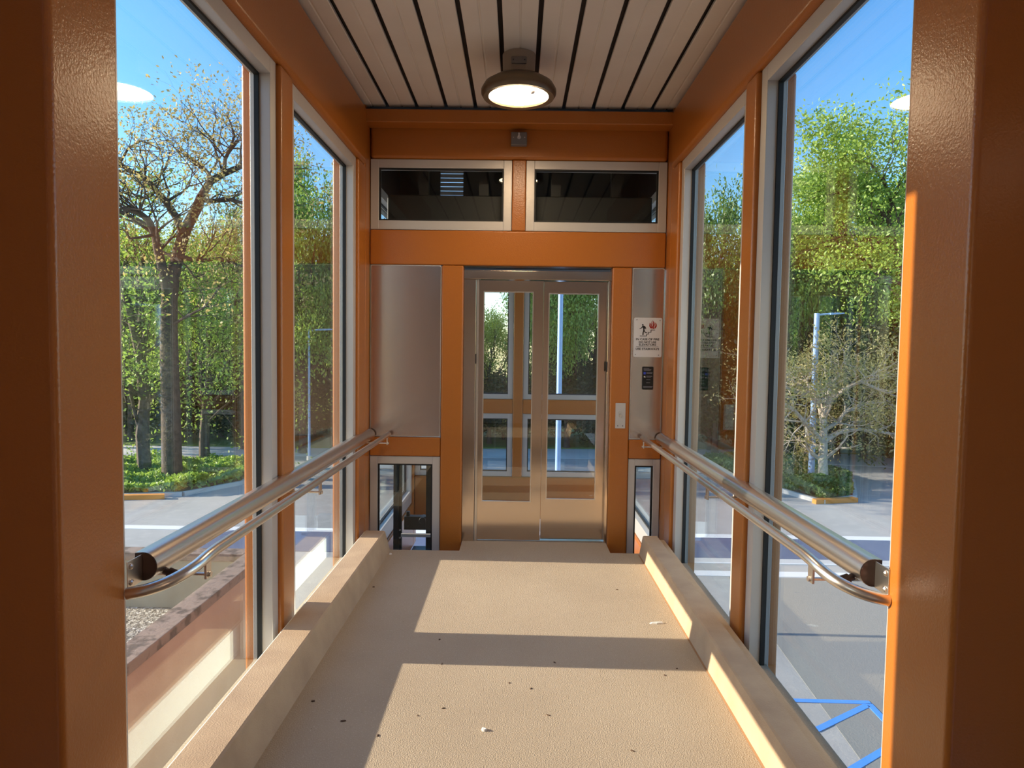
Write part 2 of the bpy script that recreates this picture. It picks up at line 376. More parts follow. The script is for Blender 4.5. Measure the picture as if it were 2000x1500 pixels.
# ---------------------------------------------------------------- end wall fittings
def rounded_plate(x0, x1, z0, z1, y0, y1, r=0.012):
    pr = []
    for cx, cz, a in ((x1 - r, z1 - r, 0), (x0 + r, z1 - r, 90), (x0 + r, z0 + r, 180), (x1 - r, z0 + r, 270)):
        for k in range(5):
            t = math.radians(a + 90 * k / 4); pr.append((cx + r * math.cos(t), cz + r * math.sin(t)))
    m = MB(); m.prism(pr, 'y', y0, y1); return m
o = tag(rounded_plate(XL + 0.004, -0.616, 0.853, 2.231, D + 0.010, D + 0.05).build('steel_wall_panel', alu), 'large brushed steel panel left of the elevator door', 'wall panel')
part(rounded_plate(XL + 0.012, -0.622, 0.861, 2.224, D + 0.006, D + 0.0095), 'panel_sheet', steel_panel, o)
o = tag(rounded_plate(0.907, XR - 0.004, 0.858, 2.231, D + 0.010, D + 0.05).build('elevator_call_panel', alu), 'narrow brushed steel elevator call panel holding the fire sign', 'call panel')
part(rounded_plate(0.914, XR - 0.012, 0.866, 2.224, D + 0.006, D + 0.0095), 'panel_sheet', steel_panel, o)
cp = part(rounded_plate(1.002, 1.090, 1.262, 1.446, D - 0.004, D + 0.0055, 0.008), 'call_button_plate', black_m, o)
tag(cp, 'black call button plate with small printed lines')
def text(body, x, z, y, size, mm, parent, name, sx=1.0, bold=0.0):
    cu = bpy.data.curves.new(name, 'FONT'); cu.body = body; cu.size = size; cu.align_x = 'CENTER'; cu.align_y = 'CENTER'
    cu.extrude = 0.0004; cu.offset = bold; cu.materials.append(mm)
    t = bpy.data.objects.new(name, cu); COL.objects.link(t)
    t.location = (x, y, z); t.rotation_euler = (math.pi / 2, 0, 0); t.scale = (sx, 1, 1)
    dg = bpy.context.evaluated_depsgraph_get(); me = bpy.data.meshes.new_from_object(t.evaluated_get(dg))
    mwt = t.matrix_basis.copy(); bpy.data.objects.remove(t)
    me.transform(Matrix.Translation(-parent.location) @ mwt)
    o2 = bpy.data.objects.new(name, me); COL.objects.link(o2); o2.parent = parent
    return o2
for zz, a, b in ((1.432, 1.010, 1.055), (1.424, 1.010, 1.072), (1.416, 1.012, 1.066), (1.398, 1.034, 1.082), (1.391, 1.034, 1.078), (1.370, 1.034, 1.080), (1.363, 1.034, 1.07), (1.342, 1.034, 1.066), (1.318, 1.034, 1.064), (1.288, 1.010, 1.084), (1.280, 1.010, 1.080)):
    m = MB(); m.box(a, b, D - 0.0052, D - 0.0042, zz - 0.0018, zz + 0.0018); part(m, 'printed_line', grey_ink, cp)
m = MB(); m.box(1.010, 1.028, D - 0.0052, D - 0.0042, 1.384, 1.403)
part(m, 'access_symbol', blue_ink, cp)
m = MB(); m.prism([(1.011, 1.364), (1.022, 1.372), (1.027, 1.362), (1.024, 1.358)], 'y', D - 0.0052, D - 0.0042)
part(m, 'hand_symbol', white_m, cp)
# fire sign
sx0, sx1, sz0, sz1 = 0.926, 1.150, 1.522, 1.836
sg = tag(rounded_plate(sx0, sx1, sz0, sz1, D - 0.000, D + 0.0055, 0.012).build('fire_sign', white_m), 'white sign reading in case of fire use stairways', 'sign')
YS = D - 0.0012
def sp(u, v): return (sx0 + u * (sx1 - sx0), sz1 - v * (sz1 - sz0))   # u,v in 0..1 from top left
def poly(pts, mm, name, m=None):
    m = m or MB(); m.prism([sp(*p) for p in pts], 'y', YS, YS + 0.001); return m
# crop coordinates of the sign plate: x 115..562, y 172..808
def cc(x, y): return ((x - 115) / 447, (y - 172) / 636)
m = MB()
def P(*pts): m.prism([sp(*cc(*p)) for p in pts], 'y', YS, YS + 0.001)
P(*[(254 + 13 * math.cos(a), 287 + 13 * math.sin(a)) for a in [k * math.pi / 6 for k in range(12)]])
P((248, 304), (275, 300), (296, 318), (282, 365), (290, 385), (262, 384), (262, 350))
P((250, 304), (262, 320), (232, 348), (207, 356), (205, 345), (228, 337))
P((272, 303), (292, 308), (306, 330), (306, 358), (296, 358), (294, 334), (276, 322))
P((262, 384), (282, 384), (272, 412), (270, 450), (250, 450), (254, 408))
P((276, 378), (292, 382), (302, 405), (330, 405), (332, 416), (292, 418))
for q in (((210, 462), (322, 462), (322, 472), (210, 472)), ((314, 432), (324, 432), (324, 470), (314, 470)), ((314, 430), (352, 430), (352, 440), (314, 440)),
          ((344, 402), (354, 402), (354, 438), (344, 438)), ((344, 400), (392, 400), (392, 409), (344, 409)), ((383, 364), (393, 364), (393, 408), (383, 408)), ((383, 362), (452, 362), (452, 372), (383, 372)),
          ((154, 637), (512, 637), (512, 642), (154, 642))): P(*q)
part(m, 'pictogram', ink_m, sg)
m = MB()
P((404, 208), (430, 240), (442, 280), (430, 318), (436, 350), (412, 350), (402, 320), (414, 290), (418, 255))
P((362, 262), (374, 250), (382, 280), (380, 300), (398, 330), (396, 348), (372, 335), (357, 305))
P((392, 226), (406, 262), (400, 300), (404, 342), (392, 320), (386, 290), (392, 262))
P((466, 250), (478, 285), (474, 318), (452, 344), (440, 346), (444, 318), (462, 290))
P((444, 240), (456, 262), (452, 292), (440, 316), (446, 280))
part(m, 'flame', red_m, sg)
for body, yy, sz, wx in (('IN CASE OF FIRE', 519, 0.0225, 370), ('DO NOT USE', 565, 0.0225, 275), ('ELEVATORS', 607, 0.0225, 270), ('USE STAIRWAYS', 676, 0.0225, 372)):
    u, v = cc(336, yy); x, z = sp(u, v)
    t = text(body, x, z, YS + 0.0005, sz, ink_m, sg, 'lettering', bold=0.0005)
    wcur = max(vv.co.x for vv in t.data.vertices) - min(vv.co.x for vv in t.data.vertices)
    k = (wx / 447 * (sx1 - sx0)) / wcur
    for vv in t.data.vertices: vv.co.x = x + (vv.co.x - x) * k
    zm = (max(vv.co.z for vv in t.data.vertices) + min(vv.co.z for vv in t.data.vertices)) / 2
    for vv in t.data.vertices: vv.co.z += z - zm
for u, v in ((0.1, 0.055), (0.92, 0.065), (0.07, 0.935), (0.9, 0.945)):
    x, z = sp(u, v); m = MB(); m.tube([(x, YS + 0.0012, z), (x, YS - 0.0015, z)], 0.0035, 10); part(m, 'screw', dark_steel, sg)
# key switch plate
kp = tag(rounded_plate(0.792, 0.872, 0.948, 1.152, D - 0.010, D - 0.0045, 0.004).build('key_switch_plate', alu), 'small aluminium key switch plate on the orange post by the door', 'switch plate')
m = MB(); m.tube([(0.832, D - 0.010, 1.050), (0.832, D - 0.020, 1.050)], 0.011, 16); m.tube([(0.824, D - 0.010, 1.075), (0.824, D - 0.022, 1.075)], 0.006, 12)
part(m, 'key_cylinder', rail_steel, kp)
for x in (0.812, 0.852): m = MB(); m.tube([(x, D - 0.010, 0.968), (x, D - 0.013, 0.968)], 0.004, 10); part(m, 'screw', dark_steel, kp)
# grey switch box on the upper beam
m = MB(); m.box(-0.075, 0.050, D - 0.055, D - 0.001, 3.165, 3.265)
sb = tag(m.build('switch_box', greybox, bevel=0.006), 'small grey toggle switch box on the orange beam under the ceiling', 'switch')
m = MB(); m.tube([(-0.012, D - 0.056, 3.222), (-0.012, D - 0.064, 3.222)], 0.015, 16); m.tube([(-0.012, D - 0.062, 3.222), (-0.012, D - 0.085, 3.250)], 0.006, 10)
part(m, 'toggle', alu, sb)
for x in (-0.055, 0.032): m = MB(); m.tube([(x, D - 0.056, 3.222), (x, D - 0.058, 3.222)], 0.004, 10); part(m, 'screw', alu, sb)

# ---------------------------------------------------------------- elevator door
DY = 5.535
dr = empty('door_1', (0.15, DY, 0), 'stainless steel elevator door with two glazed sliding leaves', 'door', kind='structure')
m = MB(); m.box(-0.437, 0.746, DY - 0.055, DY + 0.16, 2.128, 2.198); part(m, 'door_header', steel, dr, bevel=0.003)
m = MB(); m.box(-0.437, -0.338, DY - 0.045, DY + 0.16, -0.02, 2.127); part(m, 'door_jamb', steel, dr, bevel=0.003)
m = MB(); m.box(-0.334, -0.316, DY - 0.035, DY + 0.16, -0.02, 2.127); part(m, 'jamb_edge', rail_steel, dr)
m = MB(); m.box(0.722, 0.746, DY - 0.045, DY + 0.16, -0.02, 2.127); part(m, 'door_jamb', steel, dr, bevel=0.003)
m = MB(); m.box(-0.430, 0.742, 5.501, DY + 0.16, -0.06, -0.004); m.box(-0.33, 0.72, DY - 0.02, DY - 0.012, -0.005, 0.004)
part(m, 'door_sill', rail_steel, dr)
def leaf(x0, x1, gx0, gx1, gz0, gz1, y):
    m = MB(); t = 0.035
    m.box(x0, gx0, y, y + t, 0.008, 2.122); m.box(gx1, x1, y, y + t, 0.008, 2.122)
    m.box(gx0, gx1, y, y + t, 0.008, gz0); m.box(gx0, gx1, y, y + t, gz1, 2.122)
    o = part(m, 'door_leaf', steel, dr)
    m = MB(); f = 0.008
    m.box(gx0, gx0 + f, y - 0.003, y + 0.01, gz0, gz1); m.box(gx1 - f, gx1, y - 0.003, y + 0.01, gz0, gz1)
    m.box(gx0 + f, gx1 - f, y - 0.003, y + 0.01, gz0, gz0 + f); m.box(gx0 + f, gx1 - f, y - 0.003, y + 0.01, gz1 - f, gz1)
    part(m, 'glazing_bead', rail_steel, o)
    m = MB(); m.box(gx0 + f, gx1 - f, y + 0.012, y + 0.02, gz0 + f, gz1 - f); part(m, 'pane', glass_door, o)
leaf(-0.315, 0.203, -0.280, 0.124, 0.322, 2.035, DY - 0.02)
leaf(0.207, 0.721, 0.247, 0.656, 0.338, 2.030, DY + 0.025)
m = MB(); m.box(-0.338, -0.332, DY - 0.047, DY - 0.03, 1.45, 1.53); m.box(0.715, 0.722, DY - 0.047, DY - 0.03, 1.40, 1.48); part(m, 'door_sensor', black_m, dr)

# ---------------------------------------------------------------- ceiling light
LX, LY, LZ = -0.016, 4.41, 3.175
cl = empty('ceiling_light', (LX, LY, ZC), 'round bronze ceiling light with a glowing white lens', 'light')
m = MB(); m.lathe([(0.0, 3.29), (0.10, 3.29), (0.17, 3.275), (0.218, 3.245), (0.238, 3.21), (0.237, 3.188), (0.224, 3.166), (0.190, 3.170), (0.182, 3.190)], LX, LY)
part(m, 'lamp_rim', lamp_rim, cl, smooth=True)
m = MB(); m.lathe([(0.001, 3.168), (0.08, 3.169), (0.15, 3.174), (0.183, 3.183), (0.184, 3.2), (0.001, 3.2)], LX, LY)
part(m, 'lens', lens_m, cl, smooth=True)
m = MB(); m.lathe([(0.001, 3.285), (0.095, 3.285), (0.10, 3.31), (0.105, ZC - 0.002), (0.001, ZC - 0.002)], LX, LY)
part(m, 'canopy', canopy_m, cl, smooth=True)
m = rounded_plate(LX - 0.048, LX + 0.048, 3.335, 3.375, LY - 0.116, LY - 0.101, 0.006); ob = part(m, 'mounting_plate', greybox, cl)
for dx in (-0.035, 0.035):
    m = MB(); m.tube([(LX + dx, LY - 0.117, 3.355), (LX + dx, LY - 0.120, 3.355)], 0.004, 8); part(m, 'screw', black_m, ob)
m = MB(); m.lathe([(0.001, 3.146), (0.012, 3.15), (0.018, 3.16), (0.016, 3.172)], LX + 0.085, LY - 0.12, 16); part(m, 'motion_sensor', white_m, cl, smooth=True)

fill_lamp = empty('ceiling_light', (0, -0.9, ZC), 'added unseen ceiling light behind the viewer that brightens the steel panels', 'light')  # added lamp, out of view: lifts the steel panels and near column faces
m = MB(); m.lathe([(0.001, 3.17), (0.18, 3.18), (0.185, 3.2), (0.001, 3.2)], 0, -0.9); part(m, 'lens', fill_lens, fill_lamp, smooth=True)
m = MB(); m.lathe([(0.0, 3.29), (0.17, 3.275), (0.238, 3.21), (0.224, 3.166), (0.187, 3.175), (0.187, 3.201), (0, 3.201)], 0, -0.9); part(m, 'lamp_rim', lamp_rim, fill_lamp, smooth=True)
m = MB(); m.lathe([(0.001, 3.291), (0.1, 3.291), (0.1, ZC - 0.002), (0.001, ZC - 0.002)], 0, -0.9); part(m, 'canopy', canopy_m, fill_lamp, smooth=True)
# ---------------------------------------------------------------- handrails
def handrail(s, X, xs_, label, y0b, y1):
    """s: -1 left, +1 right. X: post face."""
    rt = empty('handrail', (X, y0b, 0), label, 'handrail', 'stainless handrails')
    zc_, r = 0.870, 0.046
    pr = [(X - s * 0.0 + s * 0.018, zc_ - r), ]
    pr = []
    for k in range(17):
        a = -math.pi / 2 + math.pi * k / 16
        pr.append((X - s * 0.004 - s * r * math.cos(a), zc_ + r * math.sin(a)))
    pr += [(X + s * 0.02, zc_ + r - 0.002), (X + s * 0.02, zc_ - r + 0.002)]
    m = MB(); m.prism(pr, 'y', y0b, y1)
    part(m, 'bumper_rail', rail_steel, rt, smooth=True)
    m = MB(); m.prism([((px - X) * 0.97 + X, (pz - zc_) * 0.97 + zc_) for px, pz in pr], 'y', y0b - 0.003, y0b - 0.0005)
    part(m, 'end_cap', dark_steel, rt)
    m = MB(); xx = X - s * 0.0035
    m.box(xx, X - s * 0.0005, y0b - 0.085, y0b - 0.004, zc_ - 0.046, zc_ + 0.040); ep = part(m, 'end_plate', rail_steel, rt, bevel=0.001)
    for dz in (-0.028, 0.022):
        m = MB(); m.tube([(xx, y0b - 0.068, zc_ + dz), (xx - s * 0.004, y0b - 0.068, zc_ + dz), (xx - s * 0.008, y0b - 0.068, zc_ + dz)], [0.010, 0.009, 0.004], 12)
        part(m, 'bolt', rail_steel, ep)
    zs = 0.880; yb = y0b - 0.08
    pts = [(X - s * 0.001, yb - 0.004, 0.812), (X - s * 0.055, yb + 0.004, 0.822), (X - s * 0.100, yb + 0.024, 0.835), (X - s * 0.136, yb + 0.060, 0.850), (xs_ + s * 0.006, yb + 0.112, 0.865), (xs_, yb + 0.175, 0.876), (xs_, yb + 0.25, zs), (xs_, y1 - 0.03, zs)]
    pts.insert(7, (xs_, yb + 0.32, zs))
    # smooth the bend
    P_ = [Vector(p) for p in pts]; sm = []
    for i in range(len(P_) - 1):
        p0 = P_[max(i - 1, 0)]; p1 = P_[i]; p2 = P_[i + 1]; p3 = P_[min(i + 2, len(P_) - 1)]
        for k in range(4 if i < 6 else 1):
            t = k / 4
            if i >= 6: sm.append(p1); continue
            sm.append(0.5 * ((2 * p1) + (-p0 + p2) * t + (2 * p0 - 5 * p1 + 4 * p2 - p3) * t * t + (-p0 + 3 * p1 - 3 * p2 + p3) * t ** 3))
    sm.append(P_[-1])
    m = MB(); m.tube(sm, 0.019, 20); part(m, 'grab_rail', rail_steel, rt, smooth=True)
    for yb_ in (y0b + 0.10, (3.52 if s < 0 else 3.54), y1 - 0.08):
        bm_ = MB(); bm_.box(xs_ - 0.004, xs_ + 0.004, yb_ - 0.018, yb_ + 0.018, zs - 0.078, zs - 0.017)
        b = part(bm_, 'rail_bracket', rail_steel, rt, bevel=0.001)
        bm_ = MB(); bm_.tube([(xs_ - s * 0.002, yb_, zs - 0.066), (X + s * 0.02, yb_, zs - 0.066)], 0.006, 10); part(bm_, 'bracket_arm', rail_steel, b)
        bm_ = MB(); bm_.tube([(xs_ - s * 0.004, yb_, zs - 0.066), (xs_ - s * 0.012, yb_, zs - 0.066)], 0.009, 12); part(bm_, 'bolt', rail_steel, b)
    m = MB(); m.tube([(X - s * 0.035, y0b + 0.07, zc_ - 0.036), (X - s * 0.085, y0b + 0.07, zc_ - 0.055), (xs_ + s * 0.012, y0b + 0.07, zs - 0.01)], 0.012, 14)
    m.tube([(X - s * 0.05, y0b + 0.07, zc_ - 0.042), (X - s * 0.075, y0b + 0.07, zc_ - 0.051)], 0.017, 14)
    part(m, 'spacer', dark_steel, rt, smooth=True)
    return rt
handrail(-1, XL, -1.022, 'stainless steel double handrail along the left windows', 2.125, 5.44)
handrail(1, XR, 1.004, 'stainless steel double handrail along the right windows', 2.175, 5.44)

# ---------------------------------------------------------------- litter on the floor
def chip(name, x, y, sx_, sy_, h, mm, label, cat, rot, group=None):
    m = MB(); n = 7
    ring = [(sx_ * math.cos(a) * random.uniform(0.7, 1.1), sy_ * math.sin(a) * random.uniform(0.7, 1.1)) for a in [2 * math.pi * k / n for k in range(n)]]
    cr, sr = math.cos(rot), math.sin(rot)
    ring = [(cr * a - sr * b, sr * a + cr * b) for a, b in ring]
    vs = [(x + a, y + b, 0.0005) for a, b in ring] + [(x + 0.75 * a, y + 0.75 * b, h * random.uniform(0.6, 1)) for a, b in ring] + [(x, y, h)]
    fs = [(i, (i + 1) % n, n + (i + 1) % n, n + i) for i in range(n)] + [(n + i, n + (i + 1) % n, 2 * n) for i in range(n)] + [tuple(reversed(range(n)))]
    m.add(vs, fs); return tag(m.build(name, mm, origin=(x, y, 0)), label, cat, group)
white_chip = mat('white_scrap', (225, 222, 214), 0.7)
brown_leaf = mat('dry_leaf', (88, 66, 48), 0.9)
chip('stone_chip', -0.117, 2.735, 0.014, 0.016, 0.012, white_chip, 'small white stone chip on the sunlit floor near the bottom edge', 'debris', 0.4)
chip('paper_scrap', 0.835, 3.87, 0.055, 0.013, 0.010, white_chip, 'white paper scrap on the floor by the right curb', 'debris', 0.1)
chip('stone_chip', -0.945, 5.10, 0.014, 0.012, 0.010, white_chip, 'tiny pale chip at the far end of the left curb', 'debris', 0.9)

LEAVES = [(0.084, 3.088), (-0.356, 3.319), (-0.017, 3.138), (-0.303, 2.9), (0.208, 3.356), (-0.546, 2.683), (0.153, 2.86), (0.476, 2.609), (-0.406, 2.838), (0.737, 3.241), (0.814, 3.312), (0.676, 4.412)]
for i, (x, y) in enumerate(LEAVES):
    chip('dried_leaf', x, y, random.uniform(0.006, 0.012), random.uniform(0.003, 0.005), 0.004, brown_leaf, 'tiny dark dried leaf scrap lying on the sunlit part of the floor', 'debris', random.uniform(0, 3), 'dried leaf scraps in the sun')
for x, y in [(-0.713, 2.784), (-0.886, 2.94), (-0.922, 4.386), (-0.40, 3.60)]:
    chip('dried_leaf', x, y, random.uniform(0.008, 0.014), 0.006, 0.006, brown_leaf, 'tiny dark dried leaf scrap lying on the shaded part of the floor', 'debris', random.uniform(0, 3), 'dried leaf scraps in the shade')

# ---------------------------------------------------------------- elevator shaft behind the door
RY = 7.9
steel_box('steel_post', -0.046, 0.067, RY, RY + 0.15, -0.1, 3.0, 'orange post seen through the elevator glass, middle of the rear wall', 'post', bev=0.01)
steel_box('steel_beam', XL, -0.047, RY + 0.005, RY + 0.15, 0.817, 0.984, 'orange rear crossbeam seen through the left door leaf', 'beam', bev=0.01)
steel_box('steel_beam', 0.068, XR, RY + 0.005, RY + 0.15, 0.817, 0.984, 'orange rear crossbeam seen through the right door leaf', 'beam', bev=0.01)
steel_box('steel_beam', XL, XR, RY - 0.02, RY + 0.17, -0.42, 0.075, 'orange rear bottom beam seen low through the elevator glass', 'beam', bev=0.02)
steel_box('steel_beam', XL, XR, RY, RY + 0.15, 3.001, 3.2, 'orange rear top beam inside the elevator shaft', 'beam', bev=0.01)
steel_box('steel_post', XL - 0.2, XL - 0.001, RY - 0.05, RY + 0.15, -0.75, 3.2, 'orange rear left corner post of the elevator shaft', 'post', bev=0.01)
steel_box('steel_post', XR + 0.001, XR + 0.2, RY - 0.05, RY + 0.15, -0.75, 3.2, 'orange rear right corner post of the elevator shaft', 'post', bev=0.01)
steel_box('steel_beam', XL - 0.2, XL, 5.622, RY - 0.052, -0.75, -0.24, 'orange edge beam of the elevator shaft seen through the low left window', 'beam', bev=0.02)
steel_box('steel_beam', XR, XR + 0.2, 5.622, RY - 0.052, -0.75, -0.24, 'orange edge beam of the elevator shaft seen through the low right window', 'beam', bev=0.02)
window('window_9', 'x', XF, 5.624, RY - 0.053, WB, WT, 0.078, -1, 'left side window of the elevator shaft', bot=0.15)
window('window_10', 'x', XG, 5.624, RY - 0.053, WB, WT, 0.078, 1, 'right side window of the elevator shaft', bot=0.15)
window('window_11', 'y', RY + 0.02, XL + 0.001, -0.048, 0.986, 2.999, 0.058, 1, 'upper rear window of the shaft behind the left door leaf', gl=0.04)
window('window_12', 'y', RY + 0.02, 0.069, XR - 0.001, 0.986, 2.999, 0.058, 1, 'upper rear window of the shaft behind the right door leaf', gl=0.04)
window('window_13', 'y', RY + 0.02, XL + 0.001, -0.048, 0.077, 0.815, 0.058, 1, 'lower rear window of the shaft behind the left door leaf', gl=0.04)
window('window_14', 'y', RY + 0.02, 0.069, XR - 0.001, 0.077, 0.815, 0.058, 1, 'lower rear window of the shaft behind the right door leaf', gl=0.04)
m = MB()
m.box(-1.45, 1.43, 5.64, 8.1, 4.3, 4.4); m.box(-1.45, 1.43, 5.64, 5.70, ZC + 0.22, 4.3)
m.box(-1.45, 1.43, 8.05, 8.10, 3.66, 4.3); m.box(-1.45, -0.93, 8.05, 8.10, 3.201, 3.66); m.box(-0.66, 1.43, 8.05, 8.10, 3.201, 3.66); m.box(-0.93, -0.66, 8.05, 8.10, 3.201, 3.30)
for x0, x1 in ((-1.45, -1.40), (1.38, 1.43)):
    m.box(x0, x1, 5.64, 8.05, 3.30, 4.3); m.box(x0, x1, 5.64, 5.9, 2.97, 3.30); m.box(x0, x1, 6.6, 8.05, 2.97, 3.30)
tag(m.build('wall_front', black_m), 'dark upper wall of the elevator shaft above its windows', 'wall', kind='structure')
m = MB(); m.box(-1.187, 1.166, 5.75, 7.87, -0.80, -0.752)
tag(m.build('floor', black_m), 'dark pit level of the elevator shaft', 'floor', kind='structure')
def louvre(name, pts_axis, label):
    x0, x1, y0, y1, z0, z1, ax = pts_axis
    m = MB(); n = 6; h = (z1 - z0) / n
    for k in range(n + 1):
        z = z0 + k * h
        if ax == 'y': m.box(x0, x1, y0, y1, z - h * 0.40, z + h * 0.40)
        else: m.box(x0, x1, y0, y1, z - h * 0.40, z + h * 0.40)
    return tag(m.build(name, alu), label, 'louvre')
louvre('vent_louvre', (-0.929, -0.661, 8.06, 8.09, 3.33, 3.63, 'y'), 'slatted vent with bright slits seen through the left high window')
louvre('vent_louvre', (-1.44, -1.41, 5.91, 6.59, 3.0, 3.27, 'x'), 'slatted side vent high on the left of the shaft')
louvre('vent_louvre', (1.39, 1.42, 5.91, 6.59, 3.0, 3.27, 'x'), 'slatted side vent high on the right of the shaft')
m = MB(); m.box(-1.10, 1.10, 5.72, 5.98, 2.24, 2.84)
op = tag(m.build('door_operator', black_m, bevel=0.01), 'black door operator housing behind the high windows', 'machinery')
for x in (-0.8, -0.3, 0.3, 0.8):
    m = MB(); m.box(x - 0.04, x + 0.04, 5.74, 5.80, 2.84, 3.40); part(m, 'hanger', black_m, op)
for X0, X1, lab in ((-1.085, -1.010, 'black guide rail behind the low window left of the door, outer one'), (-0.795, -0.715, 'black guide rail behind the low window left of the door, inner one')):
    m = MB(); m.box(X0, X1, 5.98, 6.00, -0.75, 2.22); m.box((X0 + X1) / 2 - 0.012, (X0 + X1) / 2 + 0.012, 5.94, 5.979, -0.75, 2.22)
    gr = tag(m.build('guide_rail', black_m), lab, 'rail')
    for z in (-0.05, -0.12):
        m = MB(); m.tube([(X1 - 0.014, 5.979, z), (X1 - 0.014, 5.972, z)], 0.009, 8); part(m, 'bolt', alu, gr)
m = MB(); m.box(-0.998, -0.80, 6.02, 6.10, -0.06, 0.06); m.box(-0.98, -0.95, 6.03, 6.08, 0.06, 0.10); m.tube([(-0.83, 6.0, 0.03), (-0.83, 6.12, 0.03)], 0.03, 16)
mb_ = tag(m.build('machine_bracket', black_m, bevel=0.004), 'black machine bracket low in the shaft left of the door', 'machinery')
m = MB(); m.box(-1.0, -0.70, 5.88, 5.91, -0.085, -0.060); part(m, 'cross_bar', alu, mb_)
m = MB(); m.prism([(-1.185, 5.25), (-0.86, 5.25), (-0.90, 5.42), (-1.185, 5.42)], 'z', -0.10, -0.072)
tag(m.build('ledge_board', curb_m), 'pale board lying in the gap in front of the low left window', 'board')

# ---------------------------------------------------------------- ground outside
m = MB(); m.box(-90, 90, -40, 110, G - 0.2, G)
tag(m.build('floor', asphalt), 'grey asphalt parking lot below the walkway', 'ground', kind='structure')
def slab(name, pts, z, h, mm, label, cat, **k):
    m = MB(); m.prism(pts, 'z', z, z + h); return tag(m.build(name, mm, **k), label, cat)
o = slab('road', [(-60, 30.8), (11, 32.8), (60, 22.5), (60, 26.0), (12, 36.4), (-10, 34.6), (-60, 34.3)], G, 0.012, road_m, 'pale concrete road at the edge of the parking lot', 'road'); o['kind'] = 'structure'; o.name = 'trim_5'
o = slab('lawn', [(-60, 34.6), (-10, 34.8), (12, 36.6), (60, 26.4), (60, 90), (-60, 90)], G, 0.05, grass_m, 'grass verge and woodland floor beyond the parking lot', 'lawn'); o['kind'] = 'structure'; o.name = 'trim_6'
o = slab('asphalt_patch', [(4.3, 5.2), (60, 5.2), (60, 15.7), (5.0, 15.7)], G, 0.006, patch_m, 'darker asphalt strip right of the walkway', 'pavement'); o['kind'] = 'structure'; o.name = 'trim_7'
slab('blue_band', [(-9.4, 17.15), (40, 17.15), (40, 19.0), (-8.0, 19.0)], G, 0.010, blue_band, 'wide blue painted band across the parking lot', 'ground marking')
slab('white_stripe', [(-26, 19.02), (40, 19.02), (40, 19.40), (-26, 19.40)], G, 0.011, white_line, 'white painted stripe along the far edge of the blue band', 'ground marking')
slab('white_stripe', [(1.5, 15.76), (40, 15.76), (40, 16.13), (1.5, 16.13)], G, 0.011, white_line, 'white painted stripe in front of the blue band', 'ground marking')
slab('white_stripe', [(1.5, 16.72), (40, 16.72), (40, 16.80), (1.5, 16.80)], G, 0.011, white_line, 'thin white painted line just before the blue band', 'ground marking')
slab('concrete_apron', [(1.5, 16.81), (40, 16.81), (40, 17.14), (1.5, 17.14)], G, 0.009, road_m, 'pale concrete strip touching the near edge of the blue band', 'pavement')
def seg(m, a, b, wd):
    a, b = Vector(a), Vector(b); d = (b - a).normalized(); n = Vector((-d.y, d.x)) * wd / 2
    m.prism([tuple(a + n), tuple(b + n), tuple(b - n), tuple(a - n)], 'z', G + 0.006, G + 0.013)
m = MB()
for a, b in (((4.10, 10.09), (5.40, 10.06)), ((4.18, 10.04), (4.19, 6.2)), ((5.36, 10.02), (5.30, 6.2)), ((4.24, 9.28), (5.31, 9.98)), ((4.24, 8.35), (5.27, 9.05)), ((4.24, 7.4), (5.27, 8.1)), ((4.24, 6.5), (5.27, 7.2))):
    seg(m, a, b, 0.10)
tag(m.build('aisle_marking', blue_line), 'bright blue hatched access aisle marking on the asphalt', 'ground marking')

# lower building on the left: gravel roof behind a parapet
e = empty('low_building', (-2.5, 3, G), 'low stucco building with a gravel roof and stained parapet, below the left window', 'building')
PX = -2.52
m = MB(); m.box(PX - 0.16, PX - 0.02, -12, 6.72, G, -0.60); part(m, 'side_wall', para_wall, e)
m = MB(); m.box(PX - 0.20, PX, -12, 6.9, -0.60, -0.52); m.box(-16, PX - 0.20, 6.7, 6.9, -0.60, -0.52); part(m, 'parapet_cap', para_cap, e, bevel=0.008)
m = MB(); m.box(-16, PX - 0.16, 6.72, 6.88, G, -0.60); part(m, 'end_wall', para_in, e)
m = MB(); m.box(-16, PX - 0.165, -12, 6.715, -1.30, -1.08); part(m, 'gravel_roof', gravel_m, e)
m = MB(); m.box(-16.2, -16, -12, 6.9, G, -0.6); part(m, 'outer_wall', para_wall, e)

# ---------------------------------------------------------------- islands with ground cover
rng = np.random.default_rng(5)
def leaf_mesh(name, C, size, mm, flat=0.0, elong=1.6):
    """C: Nx3 leaf centres; small folded diamond leaves"""
    n = len(C)
    d = rng.normal(size=(n, 3)); d[:, 2] = d[:, 2] * (1 - flat); d /= np.linalg.norm(d, axis=1)[:, None]
    a = rng.normal(size=(n, 3)); a[:, 2] += 0.3
    u = np.cross(d, a); u /= np.linalg.norm(u, axis=1)[:, None]
    s = (size * rng.uniform(0.6, 1.3, n))[:, None]
    nrm = np.cross(d, u)
    V = np.empty((n, 4, 3))
    V[:, 0] = C - d * s * elong * 0.5
    V[:, 1] = C + u * s * 0.42 + nrm * s * 0.15
    V[:, 2] = C + d * s * elong * 0.5
    V[:, 3] = C - u * s * 0.42 + nrm * s * 0.15
    me = bpy.data.meshes.new(name)
    me.vertices.add(n * 4); me.vertices.foreach_set('co', V.reshape(-1))
    me.loops.add(n * 6); me.polygons.add(n * 2)
    b = np.arange(n)[:, None] * 4
    li = (b + np.array([[0, 1, 2, 0, 2, 3]])).reshape(-1)
    me.loops.foreach_set('vertex_index', li)
    me.polygons.foreach_set('loop_start', np.arange(n * 2) * 3)
    me.update(calc_edges=True); me.validate()
    me.materials.append(mm)
    return me
